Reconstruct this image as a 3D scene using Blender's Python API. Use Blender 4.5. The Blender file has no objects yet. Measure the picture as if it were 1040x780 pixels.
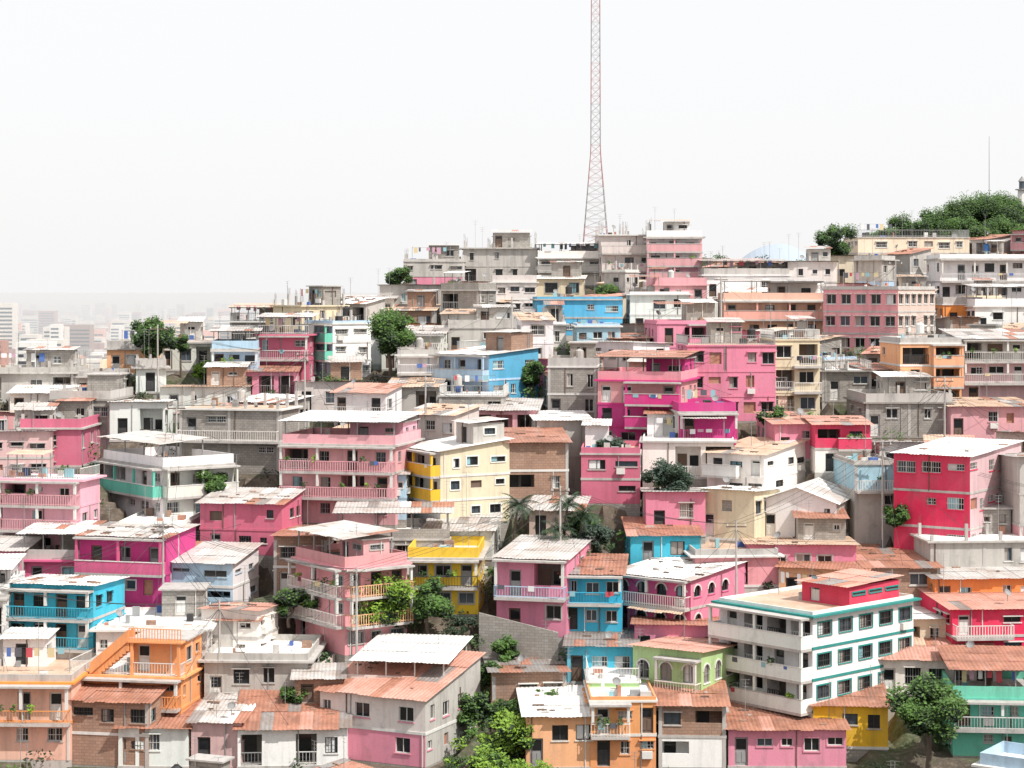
import bpy, math, random
import numpy as np
from mathutils import Vector
# hill section (metres north of the lookout, height relative to the lookout) and ridge line
PY=[-400,-60,2,8,50,90,120,140.8,142.9,147.1,151.5,156.2,161.3,166.7,172.4,178.6,188.7,202,219.8,235.3,253.2,266.7,270,274,290,330]
PZ=[-1.7,-1.7,-1.7,-10,-42,-52,-44,-34,-33.1,-31.1,-29,-26.8,-24.4,-21.9,-19.2,-16.3,-13.5,-10.4,-6.9,-3.9,-.4,2.3,3.65,5.07,8,9]
RX=[-140,-75,-52,-42,-34,-25,-15,-3,20,45,60,90,140]
RY=[190,195,204,208,214,228,252,272,274,270,288,292,280]
def ground(x,y):
    yr=np.interp(x,RX,RY)
    z=np.interp(np.minimum(y,yr),PY,PZ)
    z=z-.42*np.maximum(0,y-yr-10)
    k=np.clip((np.abs(x)-120)/160,0,1); k=k*k*(3-2*k)
    z=z*(1-k)-55*k
    return np.maximum(z,-55)
# ---------------- materials
MC={}
def N(nt,t,**k):
    n=nt.nodes.new(t)
    for a,b in k.items(): setattr(n,a,b)
    return n
def base(name,rough=.85,metal=0):
    m=bpy.data.materials.new(name); m.use_nodes=True
    b=m.node_tree.nodes['Principled BSDF']
    b.inputs['Roughness'].default_value=rough; b.inputs['Metallic'].default_value=metal
    return m,m.node_tree,b
def mixc(nt,f,a,b):
    n=N(nt,'ShaderNodeMix',data_type='RGBA')
    for i,v in ((0,f),(6,a),(7,b)):
        if hasattr(v,'links'): nt.links.new(v,n.inputs[i])
        elif i==0: n.inputs[0].default_value=v
        else: n.inputs[i].default_value=(*v,1)
    return n.outputs[2]
def noisef(nt,scale,sv,lo,hi,a,b,detail=5):
    g=N(nt,'ShaderNodeNewGeometry'); mp=N(nt,'ShaderNodeMapping'); mp.inputs['Scale'].default_value=sv
    nz=N(nt,'ShaderNodeTexNoise'); nz.inputs['Scale'].default_value=scale; nz.inputs['Detail'].default_value=detail; nz.inputs['Roughness'].default_value=.65
    mr=N(nt,'ShaderNodeMapRange')
    for i,v in ((1,lo),(2,hi),(3,a),(4,b)): mr.inputs[i].default_value=v
    nt.links.new(g.outputs['Position'],mp.inputs[0]); nt.links.new(mp.outputs[0],nz.inputs['Vector']); nt.links.new(nz.outputs[0],mr.inputs[0])
    return mr.outputs[0]
def wallmat(name,col,dirt=.6,block=False):
    m,nt,b=base(name,.9)
    c=mixc(nt,noisef(nt,.45,(1,1,1),.42,.7,0,.45),col,tuple(min(.85,q*.85+.1) for q in col))
    if block:
        tc=N(nt,'ShaderNodeTexCoord'); sp=N(nt,'ShaderNodeSeparateXYZ'); ad=N(nt,'ShaderNodeMath',operation='ADD'); cb=N(nt,'ShaderNodeCombineXYZ')
        nt.links.new(tc.outputs['Object'],sp.inputs[0]); nt.links.new(sp.outputs[0],ad.inputs[0]); nt.links.new(sp.outputs[1],ad.inputs[1])
        nt.links.new(ad.outputs[0],cb.inputs[0]); nt.links.new(sp.outputs[2],cb.inputs[1])
        br=N(nt,'ShaderNodeTexBrick'); br.inputs['Scale'].default_value=1; br.inputs['Brick Width'].default_value=.42; br.inputs['Row Height'].default_value=.22; br.inputs['Mortar Size'].default_value=.02
        br.inputs['Color1'].default_value=(1,1,1,1); br.inputs['Color2'].default_value=(.72,.7,.68,1); br.inputs['Mortar'].default_value=(.55,.53,.5,1)
        nt.links.new(cb.outputs[0],br.inputs['Vector'])
        mu=N(nt,'ShaderNodeMix',data_type='RGBA',blend_type='MULTIPLY'); mu.inputs[0].default_value=.8
        nt.links.new(c,mu.inputs[6]); nt.links.new(br.outputs[0],mu.inputs[7]); c=mu.outputs[2]
    dk=tuple(q*.4+.035 for q in col); gr=tuple(q*.35+.11 for q in col)
    c=mixc(nt,noisef(nt,.8,(1,1,.6),.60,.66,0,dirt*.7,8),c,gr)
    c=mixc(nt,noisef(nt,1.5,(1,1,.10),.49,.72,0,dirt,8),c,dk)
    c=mixc(nt,noisef(nt,.9,(1,1,1),.56,.70,0,dirt*.75,9),c,dk)
    c=mixc(nt,noisef(nt,9,(1,1,1),.38,.72,0,.22,3),c,tuple(q*.55 for q in col))
    nt.links.new(c,b.inputs['Base Color'])
    return m
COL=dict(pink=(.74,.24,.34),lpink=(.80,.41,.46),salmonpink=(.78,.34,.36),magenta=(.60,.035,.22),hotpink=(.70,.11,.27),dpink=(.62,.14,.24),
 salmon=(.78,.43,.33),peach=(.84,.44,.22),turq=(.03,.46,.64),blue=(.08,.45,.74),paleblue=(.42,.62,.76),yellow=(.90,.56,.01),cream=(.80,.69,.48),
 white=(.82,.81,.78),offwhite=(.72,.69,.63),green=(.42,.64,.28),crimson=(.74,.02,.09),orange=(.86,.29,.05),mint=(.14,.62,.44),
 beige=(.72,.54,.43),teal=(.015,.24,.22),greypink=(.66,.42,.42),red=(.5,.05,.04),brown=(.14,.09,.065),lorange=(.86,.38,.14))
SPECIAL=('concrete','brick','plaster')
def M(k):
    if k in MC: return MC[k]
    k0,_,vr=k.partition('#')
    if k0 in COL:
        c=COL[k0]
        if vr:
            q=random.Random(k); g=q.uniform(.86,1.06); s=q.uniform(0,.1); gm=sum(c)/3; c=tuple(min(.86,(x*(1-s)+gm*s)*g*q.uniform(.94,1.06)) for x in c)
        m=wallmat(k0+'_paint',c,.32 if k0 in('white','teal','red') else .45)
    elif k=='concrete': m=wallmat('concrete_block',(.37,.345,.315),.6,True)
    elif k=='plaster': m=wallmat('grey_plaster',(.49,.465,.43),.7)
    elif k=='brick': m=wallmat('brick_block',(.40,.25,.18),.55,True)
    elif k=='slab': m=wallmat('slab_concrete',(.48,.455,.43),.65)
    elif k in('glass','glass2'):
        m,nt,b=base(k,.12); b.inputs['Base Color'].default_value=(.015,.017,.02,1) if k=='glass' else (.06,.08,.10,1)
    elif k=='inner': m=wallmat('shade_toned_plaster',(.15,.135,.12),.5)  # loggia back wall, colour deepened to stand in for recess shade
    elif k=='curtain': m=wallmat('curtain_cloth',(.35,.3,.27),.3)
    elif k=='frame': m=wallmat('window_frame_paint',(.68,.67,.64),.3)
    elif k=='dark': m=wallmat('dark_metal',(.045,.045,.045),.2)
    elif k=='steel': m=wallmat('painted_steel',(.3,.3,.3),.5)
    elif k=='mastgrey': m=wallmat('galvanised_steel',(.40,.39,.39),.3)
    elif k=='mastred': m=wallmat('faded_red_steel',(.50,.32,.32),.3)
    elif k=='mist': m=wallmat('forest_painted_haze',(.36,.42,.49),.05)  # distant forest with the aerial haze mixed into its base colour
    elif k.startswith('tin'):
        c,r,d={'tinw':((.82,.81,.79),.25,(.48,.36,.28)),'ting':((.56,.54,.52),.55,(.32,.21,.15)),'tind':((.30,.28,.27),.6,(.2,.12,.08)),'tint':((.64,.47,.35),.6,(.42,.24,.15)),
           'tinr':((.46,.21,.14),.75,(.22,.10,.065)),'tinp':((.62,.33,.26),.6,(.40,.18,.12))}[k]
        m,nt,b=base('corrugated_'+k,.55)
        q=mixc(nt,noisef(nt,.5,(1,1,1),.42,.62,0,r,8),c,d)
        q=mixc(nt,noisef(nt,1.1,(1,.25,1),.52,.66,0,.5,8),q,tuple(z*.75+.14 for z in c) if k!='tinw' else (.52,.49,.46))
        q=mixc(nt,noisef(nt,4,(1,1,1),.4,.7,0,.4,5),q,tuple(z*.5 for z in c))
        nt.links.new(q,b.inputs['Base Color'])
    elif k in('tank_blue','tank_black','tank_white'):
        m,nt,b=base(k,.5); b.inputs['Base Color'].default_value={'tank_blue':(.03,.16,.42,1),'tank_black':(.03,.03,.03,1),'tank_white':(.6,.6,.58,1)}[k]
    elif k.startswith('leaf'):
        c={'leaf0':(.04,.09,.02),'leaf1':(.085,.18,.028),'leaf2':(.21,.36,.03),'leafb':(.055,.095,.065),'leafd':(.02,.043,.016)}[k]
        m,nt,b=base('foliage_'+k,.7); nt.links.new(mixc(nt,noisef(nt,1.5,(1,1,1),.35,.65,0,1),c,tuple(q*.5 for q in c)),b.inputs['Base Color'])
    elif k=='bark': m=wallmat('bark',(.12,.09,.065),.5)
    elif k.startswith('cloth'):
        c=[(.7,.7,.7),(.5,.08,.1),(.08,.15,.4),(.6,.5,.3),(.1,.1,.12),(.25,.45,.5),(.5,.3,.38)][int(k[5:])]
        m,nt,b=base(k,.9); b.inputs['Base Color'].default_value=(*c,1)
    MC[k]=m; return m
# ---------------- mesh parts
class Part:
    def __init__(s): s.v=[];s.f=[];s.m=[];s.mats=[]
    def mi(s,k):
        if k not in s.mats: s.mats.append(k)
        return s.mats.index(k)
    def poly(s,pts,k):
        n=len(s.v); s.v+= [tuple(p) for p in pts]; s.f.append(tuple(range(n,n+len(pts)))); s.m.append(s.mi(k))
    def hexa(s,p,k):
        n=len(s.v); s.v+=p; i=s.mi(k)
        for f in ((0,1,3,2),(4,6,7,5),(0,4,5,1),(2,3,7,6),(0,2,6,4),(1,5,7,3)): s.f.append(tuple(n+q for q in f)); s.m.append(i)
    def box(s,x0,x1,y0,y1,z0,z1,k):
        s.hexa([(x,y,z) for x in (x0,x1) for y in (y0,y1) for z in (z0,z1)],k)
    def fbox(s,T,a0,a1,t0,t1,n0,n1,k):
        s.hexa([T(a,t,n) for a in (a0,a1) for t in (t0,t1) for n in (n0,n1)],k)
    def tube(s,p,q,r0,r1,k,n=8,cap=True):
        p=Vector(p);q=Vector(q); d=(q-p).normalized(); u=d.orthogonal().normalized(); w=d.cross(u)
        b=len(s.v); i0=s.mi(k)
        for c,r in ((p,r0),(q,r1)):
            for i in range(n):
                a=2*math.pi*i/n; s.v.append(tuple(c+u*(r*math.cos(a))+w*(r*math.sin(a))))
        for i in range(n):
            j=(i+1)%n; s.f.append((b+i,b+j,b+n+j,b+n+i)); s.m.append(i0)
        if cap: s.f.append(tuple(b+n+i for i in range(n))); s.m.append(i0)
    def leaves(s,c,r,n,k,rg,sz=.25,flat=1):
        i0=s.mi(k)
        for _ in range(n):
            d=Vector((rg.gauss(0,1),rg.gauss(0,1),rg.gauss(0,1))).normalized()*(r*rg.uniform(.45,1.12))
            p=Vector(c)+Vector((d.x,d.y,d.z*flat))
            a=Vector((rg.gauss(0,1),rg.gauss(0,1),rg.gauss(0,.6))).normalized(); b=a.orthogonal().normalized(); z=sz*rg.uniform(.6,1.4)
            q=len(s.v); s.v+=[tuple(p-a*z),tuple(p+b*z*.5),tuple(p+a*z),tuple(p-b*z*.5)]; s.f.append((q,q+1,q+2,q+3)); s.m.append(i0)
    def make(s,name,parent=None,loc=None):
        if not s.f: return None
        me=bpy.data.meshes.new(name); me.from_pydata(s.v,[],s.f)
        for k in s.mats: me.materials.append(M(k))
        me.polygons.foreach_set('material_index',s.m); me.update()
        o=bpy.data.objects.new(name,me); bpy.context.scene.collection.objects.link(o)
        if parent: o.parent=parent
        if loc: o.location=loc
        return o
ALT={'tinw':'ting','ting':'tinw','tind':'tinr','tinr':'tinp','tinp':'tint','tint':'ting'}
def tin(p,x0,x1,y0,y1,za,zb,kind,rg):
    pw=.9; n=max(1,int(round((x1-x0)/pw))); pw=(x1-x0)/n
    rows=[0,.36,.68,1] if (y1-y0)>6 else [0,.5,1] if (y1-y0)>3 else [0,1]
    pa=rg.choice([.05,.12,.25])
    for i in range(n):
        for r in range(len(rows)-1):
            k=kind if rg.random()>pa else rg.choice([ALT[kind],'tinr','tind' if kind!='tinw' else 'ting']); o=rg.uniform(0,.03)+.025*r
            f0,f1=rows[r],rows[r+1]
            ya=y0+(y1-y0)*f0-(.1 if r else 0)+ (rg.uniform(-.2,.1) if r==0 else 0); yb=y0+(y1-y0)*f1
            zaa=za+(zb-za)*(ya-y0)/(y1-y0)+o; zbb=za+(zb-za)*f1+o
            m=6
            for j in range(m):
                xa=x0+pw*(i+j/m); xb=x0+pw*(i+(j+1)/m); ha=.035*(j%2); hb=.035*((j+1)%2)
                p.poly([(xa,ya,zaa+ha),(xb,ya,zaa+hb),(xb,yb,zbb+hb),(xa,yb,zbb+ha)],k)
def window(wp,gp,T,a0,a1,t0,t1,st,rg,wm,kind='w'):
    D=.17 if kind!='l' else 1.4
    wp.poly([T(a0,t0,0),T(a0,t1,0),T(a0,t1,-D),T(a0,t0,-D)],wm); wp.poly([T(a1,t0,0),T(a1,t1,0),T(a1,t1,-D),T(a1,t0,-D)],wm)
    wp.poly([T(a0,t0,0),T(a1,t0,0),T(a1,t0,-D),T(a0,t0,-D)],'slab'); wp.poly([T(a0,t1,0),T(a1,t1,0),T(a1,t1,-D),T(a0,t1,-D)],wm)
    am=(a0+a1)/2; e=.055
    if kind=='l':
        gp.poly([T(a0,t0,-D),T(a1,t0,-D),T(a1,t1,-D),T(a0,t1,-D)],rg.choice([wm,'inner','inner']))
        gp.fbox(T,a0+.2,a0+1.05,t0,t0+1.95,-D+.01,-D+.04,rg.choice(['dark','brown','glass']))
        if a1-a0>2: gp.fbox(T,a0+1.3,a1-.2,t0+.8,t0+1.8,-D+.01,-D+.04,'glass')
        if rg.random()<.6: rail(gp,T,a0,a1,t0,0,rg.choice(['rail','bal']),rg.choice(['frame','dark','steel']),rg,False)
        else: gp.fbox(T,a0,a1,t0,t0+.85,-.12,-.004,wm)
        return
    if kind=='d':
        k=rg.choice(['dark','brown','frame','steel']); gp.poly([T(a0,t0,-D),T(a1,t0,-D),T(a1,t1,-D),T(a0,t1,-D)],k)
        gp.fbox(T,a0+.12,am-.04,t0+.2,t0+.95,-D,-D+.03,k); gp.fbox(T,am+.04,a1-.12,t0+.2,t0+.95,-D,-D+.03,k); gp.fbox(T,a0+.12,a1-.12,t0+1.15,t1-.15,-D,-D+.03,'glass')
        return
    if rg.random()<.06 and not st['reg']:
        gp.poly([T(a0,t0,-D),T(a1,t0,-D),T(a1,t1,-D),T(a0,t1,-D)],rg.choice(['concrete','brown','tinr'])); return
    g=rg.choice(['glass','glass','glass','glass2']); gp.poly([T(a0,t0,-D),T(a1,t0,-D),T(a1,t1,-D),T(a0,t1,-D)],g)
    if rg.random()<.35:
        c=rg.uniform(.3,.9); gp.fbox(T,a0+.05,a0+(a1-a0)*c,t0+.05,t1-.05,-D+.01,-D+.015,rg.choice(['curtain','curtain','cloth0','cloth5']))
    fk=st['frame']
    gp.fbox(T,a0,a0+e,t0,t1,-D+.02,-D+.07,fk); gp.fbox(T,a1-e,a1,t0,t1,-D+.02,-D+.07,fk)
    gp.fbox(T,a0+e,a1-e,t0,t0+e,-D+.02,-D+.068,fk); gp.fbox(T,a0+e,a1-e,t1-e,t1,-D+.02,-D+.068,fk)
    gp.fbox(T,am-.025,am+.025,t0+e,t1-e,-D+.02,-D+.06,fk)
    gp.fbox(T,a0-.08,a1+.08,t0-.09,t0-.01,.003,.07,st['sill'])
    if st['hood']: gp.fbox(T,a0-.12,a1+.12,t1+.04,t1+.11,.003,.25,st['sill'])
    if st['surround']:
        q=.11
        gp.fbox(T,a0-q,a0-.003,t0,t1+q,.003,.035,st['sill']); gp.fbox(T,a1+.003,a1+q,t0,t1+q,.003,.035,st['sill']); gp.fbox(T,a0,a1,t1+.004,t1+q,.003,.034,st['sill'])
    if st['bars']:
        n=int((a1-a0)/.2)
        for i in range(1,n):
            x=a0+(a1-a0)*i/n; gp.fbox(T,x-.01,x+.01,t0,t1,.01,.035,fk)
        gp.fbox(T,a0,a1,(t0+t1)/2-.015,(t0+t1)/2+.015,.036,.05,fk)
    if st['arch']:
        r=(a1-a0)/2
        for sg,c in ((-1,a0),(1,a1)):
            for i in range(5):
                th0=math.pi/2*i/5; th1=math.pi/2*(i+1)/5
                wp.poly([T(c,t1,0),T(am+sg*r*math.cos(th0),t1-r+r*math.sin(th0),0),T(am+sg*r*math.cos(th1),t1-r+r*math.sin(th1),0)],wm)
        for i in range(10):
            th0=math.pi*i/10; th1=math.pi*(i+1)/10; P=lambda rr,th,n:T(am+rr*math.cos(th),t1-r+rr*math.sin(th),n)
            gp.hexa([P(rr,th,n) for th in(th0,th1) for rr in(r+.01,r+.13) for n in(.004,.05)],'frame')
def rail(p,T,a0,a1,t,n0,kind,k,rg,sides=True):
    h=.95
    if kind=='solid':
        p.fbox(T,a0,a1,t,t+h,n0-.1,n0,k)
        if sides: p.fbox(T,a0,a0+.1,t,t+h-.002,.003,n0-.1,k); p.fbox(T,a1-.1,a1,t,t+h-.002,.003,n0-.1,k)
        p.fbox(T,a0-.04,a1+.04,t+h,t+h+.06,n0-.14,n0+.04,'slab' if rg.random()<.5 else 'frame')
    else:
        p.fbox(T,a0,a1,t+h-.06,t+h,n0-.06,n0,k); p.fbox(T,a0,a1,t+.12,t+.17,n0-.05,n0-.01,k)
        n=max(2,int((a1-a0)/.22))
        for i in range(n+1):
            x=a0+.02+(a1-a0-.04)*i/n; w=.02 if kind=='rail' else .06
            p.fbox(T,x-w/2-.005,x+w/2,t,t+h-.06,n0-.045,n0-.015,k)
        if sides:
            for c in (a0,a1-.05):
                p.fbox(T,c,c+.05,t+h-.06,t+h-.003,.003,n0-.06,k)
                for i in range(1,4): p.fbox(T,c+.015,c+.035,t,t+h-.06,n0*i/4,n0*i/4+.02,k)
def facade(wp,gp,bp,T,W,floors,fh,st,rg,cols,balc,blank,doorf,log=0):
    n=max(1,int(round(W/st['bay']))); bw=W/n; reg=st['reg']
    for f in range(floors):
        z0=f*fh; wm=cols[f]; ops=[]
        hb=balc and (f in balc['fl'])
        wh0=min(st['wh'],fh-1.35); off=st['off']+rg.uniform(-.05,.05)
        for b in range(n):
            c=(b+.5)*bw+off*bw
            wh=wh0 if reg else wh0*rg.choice([.6,.85,1,1,1.05]); sill=z0+fh-.5-wh-(0 if reg else rg.uniform(-.08,.15))
            r=rg.random()
            if blank>r: continue
            if rg.random()<log and bw>1.9:
                w=bw-.45; c=(b+.5)*bw; ops.append((c-w/2,c+w/2,z0+.13,z0+fh-.35,'l'))
            elif (hb and b%2==rg.choice([0,0,1])) or (doorf and f==0 and b==0):
                w=.95; ops.append((c-w/2,c+w/2,z0+.12,z0+min(2.15,fh-.4),'d'))
            else:
                w=min(st['ww']*(1 if reg else rg.choice([.55,.8,1,1,1.3])),bw-.55)
                if not reg: c+=rg.uniform(-1,1)*max(0,(bw-w)/2-.3)
                if w<.4: continue
                ops.append((c-w/2,c+w/2,max(z0+.6,sill),sill+wh,'w'))
        ss=sorted({0,W}|{o[0] for o in ops}|{o[1] for o in ops}); tt=sorted({z0,z0+fh}|{o[2] for o in ops}|{o[3] for o in ops})
        for i in range(len(ss)-1):
            for j in range(len(tt)-1):
                cx=(ss[i]+ss[i+1])/2; cy=(tt[j]+tt[j+1])/2
                if any(o[0]<cx<o[1] and o[2]<cy<o[3] for o in ops): continue
                wp.poly([T(ss[i],tt[j],0),T(ss[i+1],tt[j],0),T(ss[i+1],tt[j+1],0),T(ss[i],tt[j+1],0)],wm)
        for o in ops:
            window(wp,gp,T,o[0],o[1],o[2],o[3],st,rg,wm,o[4])
            if o[4]=='w' and rg.random()<.08: gp.fbox(T,o[0]+.1,o[0]+.85,o[2]-.65,o[2]-.15,.003,.32,'frame')
        if not reg:
            for _ in range(rg.choice([0,0,1,1,2])):
                s=rg.uniform(.2,W-.2); gp.fbox(T,s,s+.07,z0,z0+fh-.02,.003,.07,rg.choice(['steel','frame','brown']))
        if hb:
            a0=W*balc.get('a',0)+.02; a1=W*balc.get('b',1)-.02; dp=balc.get('dp',.95)
            bp.fbox(T,a0,a1,z0-.16,z0+.04,.07,dp,balc.get('slab','slab'))
            rail(bp,T,a0,a1,z0+.04,dp,balc['kind'],balc['k'],rg)
            if balc.get('cols',True):
                m=max(1,int((a1-a0)/3.2))
                for i in range(m+1):
                    x=a0+.12+(a1-a0-.24)*i/m; bp.fbox(T,x-.1,x+.1,z0+1.06,z0+fh-.16,dp-.24,dp-.04,balc.get('ck',balc['k'] if balc['kind']=='solid' else 'frame'))
                if f==floors-1: bp.fbox(T,a0-.1,a1+.1,z0+fh-.16,z0+fh-.01,.07,dp+.12,balc.get('slab','slab'))
            if rg.random()<.35:
                for i in range(rg.randint(2,5)):
                    x=rg.uniform(a0+.2,max(a0+.3,a1-.8)); w=rg.uniform(.3,.55); hh=rg.uniform(.4,.8)
                    bp.fbox(T,x,x+w,z0+1.0-hh*.5,z0+1.05,dp+.01,dp+.03,'cloth%d'%rg.randint(0,6))
            if rg.random()<.4:
                for i in range(rg.randint(1,4)):
                    x=rg.uniform(a0+.3,a1-.3); bp.leaves(T(x,z0+1.15,dp-.1),.28,26,rg.choice(['leaf1','leaf0','leaf2']),rg,.13)
def tank(p,x,y,z,rg):
    k=rg.choice(['tank_blue','tank_black','tank_black','tank_white','slab','slab']); b=rg.uniform(.4,.9)
    for a in (-1,1):
        for c in (-1,1): p.box(x+a*.4-.04,x+a*.4+.04,y+c*.4-.04,y+c*.4+.04,z,z+b,'slab')
    p.box(x-.55,x+.55,y-.55,y+.55,z+b,z+b+.08,'slab'); b+=.08
    p.tube((x,y,z+b),(x,y,z+b+.85),.42,.42,k,12); p.tube((x,y,z+b+.85),(x,y,z+b+1.02),.42,.2,k,12); p.tube((x,y,z+b+1.02),(x,y,z+b+1.08),.18,.18,k,10)
def dish(p,x,y,z,rg):
    p.tube((x,y,z),(x,y,z+.6),.03,.03,'steel',5)
    a=rg.uniform(-.8,.8)-1.57; d=Vector((math.cos(a)*.8,math.sin(a)*.8,.6)).normalized(); u=d.orthogonal().normalized(); w=d.cross(u); c=Vector((x,y,z+.7))
    pr=None
    for r,o in ((0,-.08),(.18,-.05),(.32,.04)):
        cur=[tuple(c+u*(r*math.cos(i*.628))+w*(r*math.sin(i*.628))+d*o) for i in range(10)]
        if pr:
            for i in range(10): p.poly([pr[i],pr[(i+1)%10],cur[(i+1)%10],cur[i]] if r>.2 else [pr[i],cur[(i+1)%10],cur[i]],'steel')
        pr=cur
    p.tube(tuple(c-w*.3),tuple(c+d*.35),.015,.015,'steel',4)
def laundry(p,x0,x1,y,z,rg):
    for x in (x0,x1): p.tube((x,y,z),(x,y,z+1.9),.03,.03,'steel',5)
    p.tube((x0,y,z+1.8),(x1,y,z+1.8),.012,.012,'dark',4)
    x=x0+.2
    while x<x1-.6:
        w=rg.uniform(.25,.6); h=rg.uniform(.4,.9); p.box(x,x+w,y-.01,y+.01,z+1.8-h,z+1.8,'cloth%d'%rg.randint(0,6)); x+=w+rg.uniform(.05,.9)
def rebar(p,x,y,z,rg):
    h=rg.uniform(.3,1.4); p.box(x-.12,x+.12,y-.12,y+.12,z,z+h,'slab')
    for a in(-.08,.08):
        for b in(-.08,.08): p.tube((x+a,y+b,z+h),(x+a+rg.uniform(-.06,.06),y+b,z+h+rg.uniform(.5,.9)),.012,.012,'brown',4)
def junk(p,w,d,z,rg,n):
    for _ in range(n):
        x=rg.uniform(.3,max(.4,w-1)); y=rg.uniform(.4,max(.5,d-1)); k=rg.choice(['brown','slab','brick','tinr','steel','cloth5','cloth2','frame','dark'])
        p.box(x,x+rg.uniform(.15,.8),y,y+rg.uniform(.15,.6),z,z+rg.uniform(.1,.8),k)
def room(wp,gp,bp,rp,x0,x1,y0,y1,z,h,k,st,rg,rk):
    W=x1-x0;D=y1-y0
    facade(wp,gp,bp,lambda s,t,n:(x0+s,y0-n,z+t),W,1,h,st,rg,[k],None,.15,True)
    facade(wp,gp,bp,lambda s,t,n:(x1+n,y0+s,z+t),D,1,h,st,rg,[k],None,.3,False)
    facade(wp,gp,bp,lambda s,t,n:(x0-n,y1-s,z+t),D,1,h,st,rg,[k],None,.6,False)
    wp.poly([(x0,y1,z),(x1,y1,z),(x1,y1,z+h),(x0,y1,z+h)],k)
    if rk=='slab': rp.box(x0-.25,x1+.25,y0-.25,y1+.2,z+h,z+h+.12,'slab')
    else: tin(rp,x0-.35,x1+.3,y0-.5,y1+.3,z+h+.03,z+h+rg.uniform(.2,.5),rk,rg)
FOOT=[];NB=0
NAMES={'concrete':'concrete_block_house','plaster':'grey_house','brick':'brick_house','lpink':'light_pink_house','dpink':'dark_pink_house','turq':'turquoise_house','paleblue':'pale_blue_house','hotpink':'hot_pink_house','salmonpink':'salmon_pink_house','lorange':'orange_house','greypink':'greyish_pink_house'}
def H(x,y,yaw,w,d,h,fl,col,roof,**o):
    """One house. (x,y): nearest right-hand front corner in metres; yaw in degrees; w,d,h in metres."""
    global NB; NB+=1
    rg=random.Random(NB*77+5)
    name=NAMES.get(col,col+'_house')
    if fl>=3: name=name.replace('_house','_apartment_building')
    vr=lambda c: c+'#%d'%rg.randint(0,4) if c in COL and c not in('teal','red','brown') else c
    isgrey=col in SPECIAL
    z=float(ground(x,y)); a=math.radians(yaw)
    root=bpy.data.objects.new(name,None); bpy.context.scene.collection.objects.link(root)
    root.empty_display_size=.5; root.rotation_euler=(0,0,-a)
    ox=x-w*math.cos(a); oy=y+w*math.sin(a); root.location=(ox,oy,z)
    FOOT.append((ox,oy,math.cos(a),math.sin(a),w,d,z))
    wp,gp,bp,rp,cp=Part(),Part(),Part(),Part(),Part()
    col0=col; col=vr(col)
    fh=h/fl; cols=[col]*fl
    reg=o.get('blank')==0
    if isgrey and fl>1 and rg.random()<.5: cols[rg.randint(0,fl-1)]=vr(rg.choice(['white','offwhite','pink','paleblue','cream','lpink']))
    if not isgrey and fl>1 and not reg and rg.random()<.1: cols[rg.choice([0,fl-1])]=rg.choice(['plaster',vr('white'),vr('offwhite')])
    for k,v in (o.get('fc') or {}).items(): cols[k]=vr(v)
    side=o.get('side'); scol=[vr(side)]*fl if side else (['plaster']*fl if rg.random()<.1 else cols)
    trim=o.get('trim',rg.choice(['frame','slab',col]))
    st=dict(ww=rg.choice([.9,1.1,1.2,1.5]),wh=rg.choice([.95,1.1,1.25]),bay=o.get('bay',rg.choice([1.8,2.1,2.5])),off=rg.uniform(-.07,.07),reg=reg,
        frame=rg.choice(['frame','frame','dark','steel']),sill=trim,hood=rg.random()<.3,surround=rg.random()<.3 or 'trim' in o,bars=rg.random()<.45,arch=o.get('arch',False))
    if st['arch']: st.update(ww=.95,wh=1.45,surround=False,hood=False,reg=True)
    Tf=lambda s,t,n:(s,-n,t); Tr=lambda s,t,n:(w+n,s,t); Tl=lambda s,t,n:(-n,d-s,t); Tb=lambda s,t,n:(w-s,d+n,t)
    def bal(key):
        b=o.get(key)
        if not b:
            if key=='bf' and fl>1 and 'bf' not in o and rg.random()<.45:
                b=(rg.choice(['solid','rail','bal','rail']),rg.choice([col,col,'frame','white#1']),dict(a=rg.choice([0,0,.4]),b=rg.choice([1,1,.6]),dp=rg.uniform(.7,1.1),cols=rg.random()<.5))
            else: return None
        b=dict(kind=b[0],k=vr(b[1])) | (b[2] if len(b)>2 else {})
        b.setdefault('fl',list(range(1,fl))); return b
    bl=o.get('blank',.12 if not isgrey else .35); lg=o.get('log',rg.choice([0,.15,.3]))
    facade(wp,gp,bp,Tf,w,fl,fh,st,rg,cols,bal('bf'),bl,True,lg)
    facade(wp,gp,bp,Tr,d,fl,fh,st,rg,scol,bal('bs'),o.get('sblank',bl+.1),False,0)
    facade(wp,gp,bp,Tl,d,fl,fh,st,rg,scol,None,bl+.3,False)
    facade(wp,gp,bp,Tb,w,fl,fh,st,rg,cols,None,.6,False)
    wp.box(.01,w-.01,.01,d-.01,-6,0,'concrete' if rg.random()<.6 else 'plaster')
    tk=o.get('band',rg.choice(['slab',col,'slab','frame']))
    for f in range(0 if fl==1 else 1,fl):
        e=.05; wp.box(-e,w+e,-e,d+e,f*fh-.1,f*fh+.1,tk)
    if isgrey:
        n=max(1,int(w/3.2))
        for i in range(n+1):
            xx=(w-.26)*i/n
            wp.box(xx,xx+.26,-.03,-.004,-5,h-.05,'slab')
        for yy in (0.25,d-.3): wp.box(w+.004,w+.03,yy,yy+.26,-5,h-.05,'slab')
    if rg.random()<.35 and not o.get('noshed') and w>5:
        q=rg.uniform(.4,.7); x0=rg.choice([.1,w*(1-q)-.1]); hh=min(2.3,fh-.3)
        if 'bf' not in o and fl>1:
            tin(rp,x0,x0+w*q,-1.3,-.02,hh,hh+.35,rg.choice(['ting','tinr','tinw','tint']),rg)
            for xx in (x0+.1,x0+w*q-.2): cp.box(xx,xx+.08,-1.2,-1.12,-3,hh,'brown')
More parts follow.
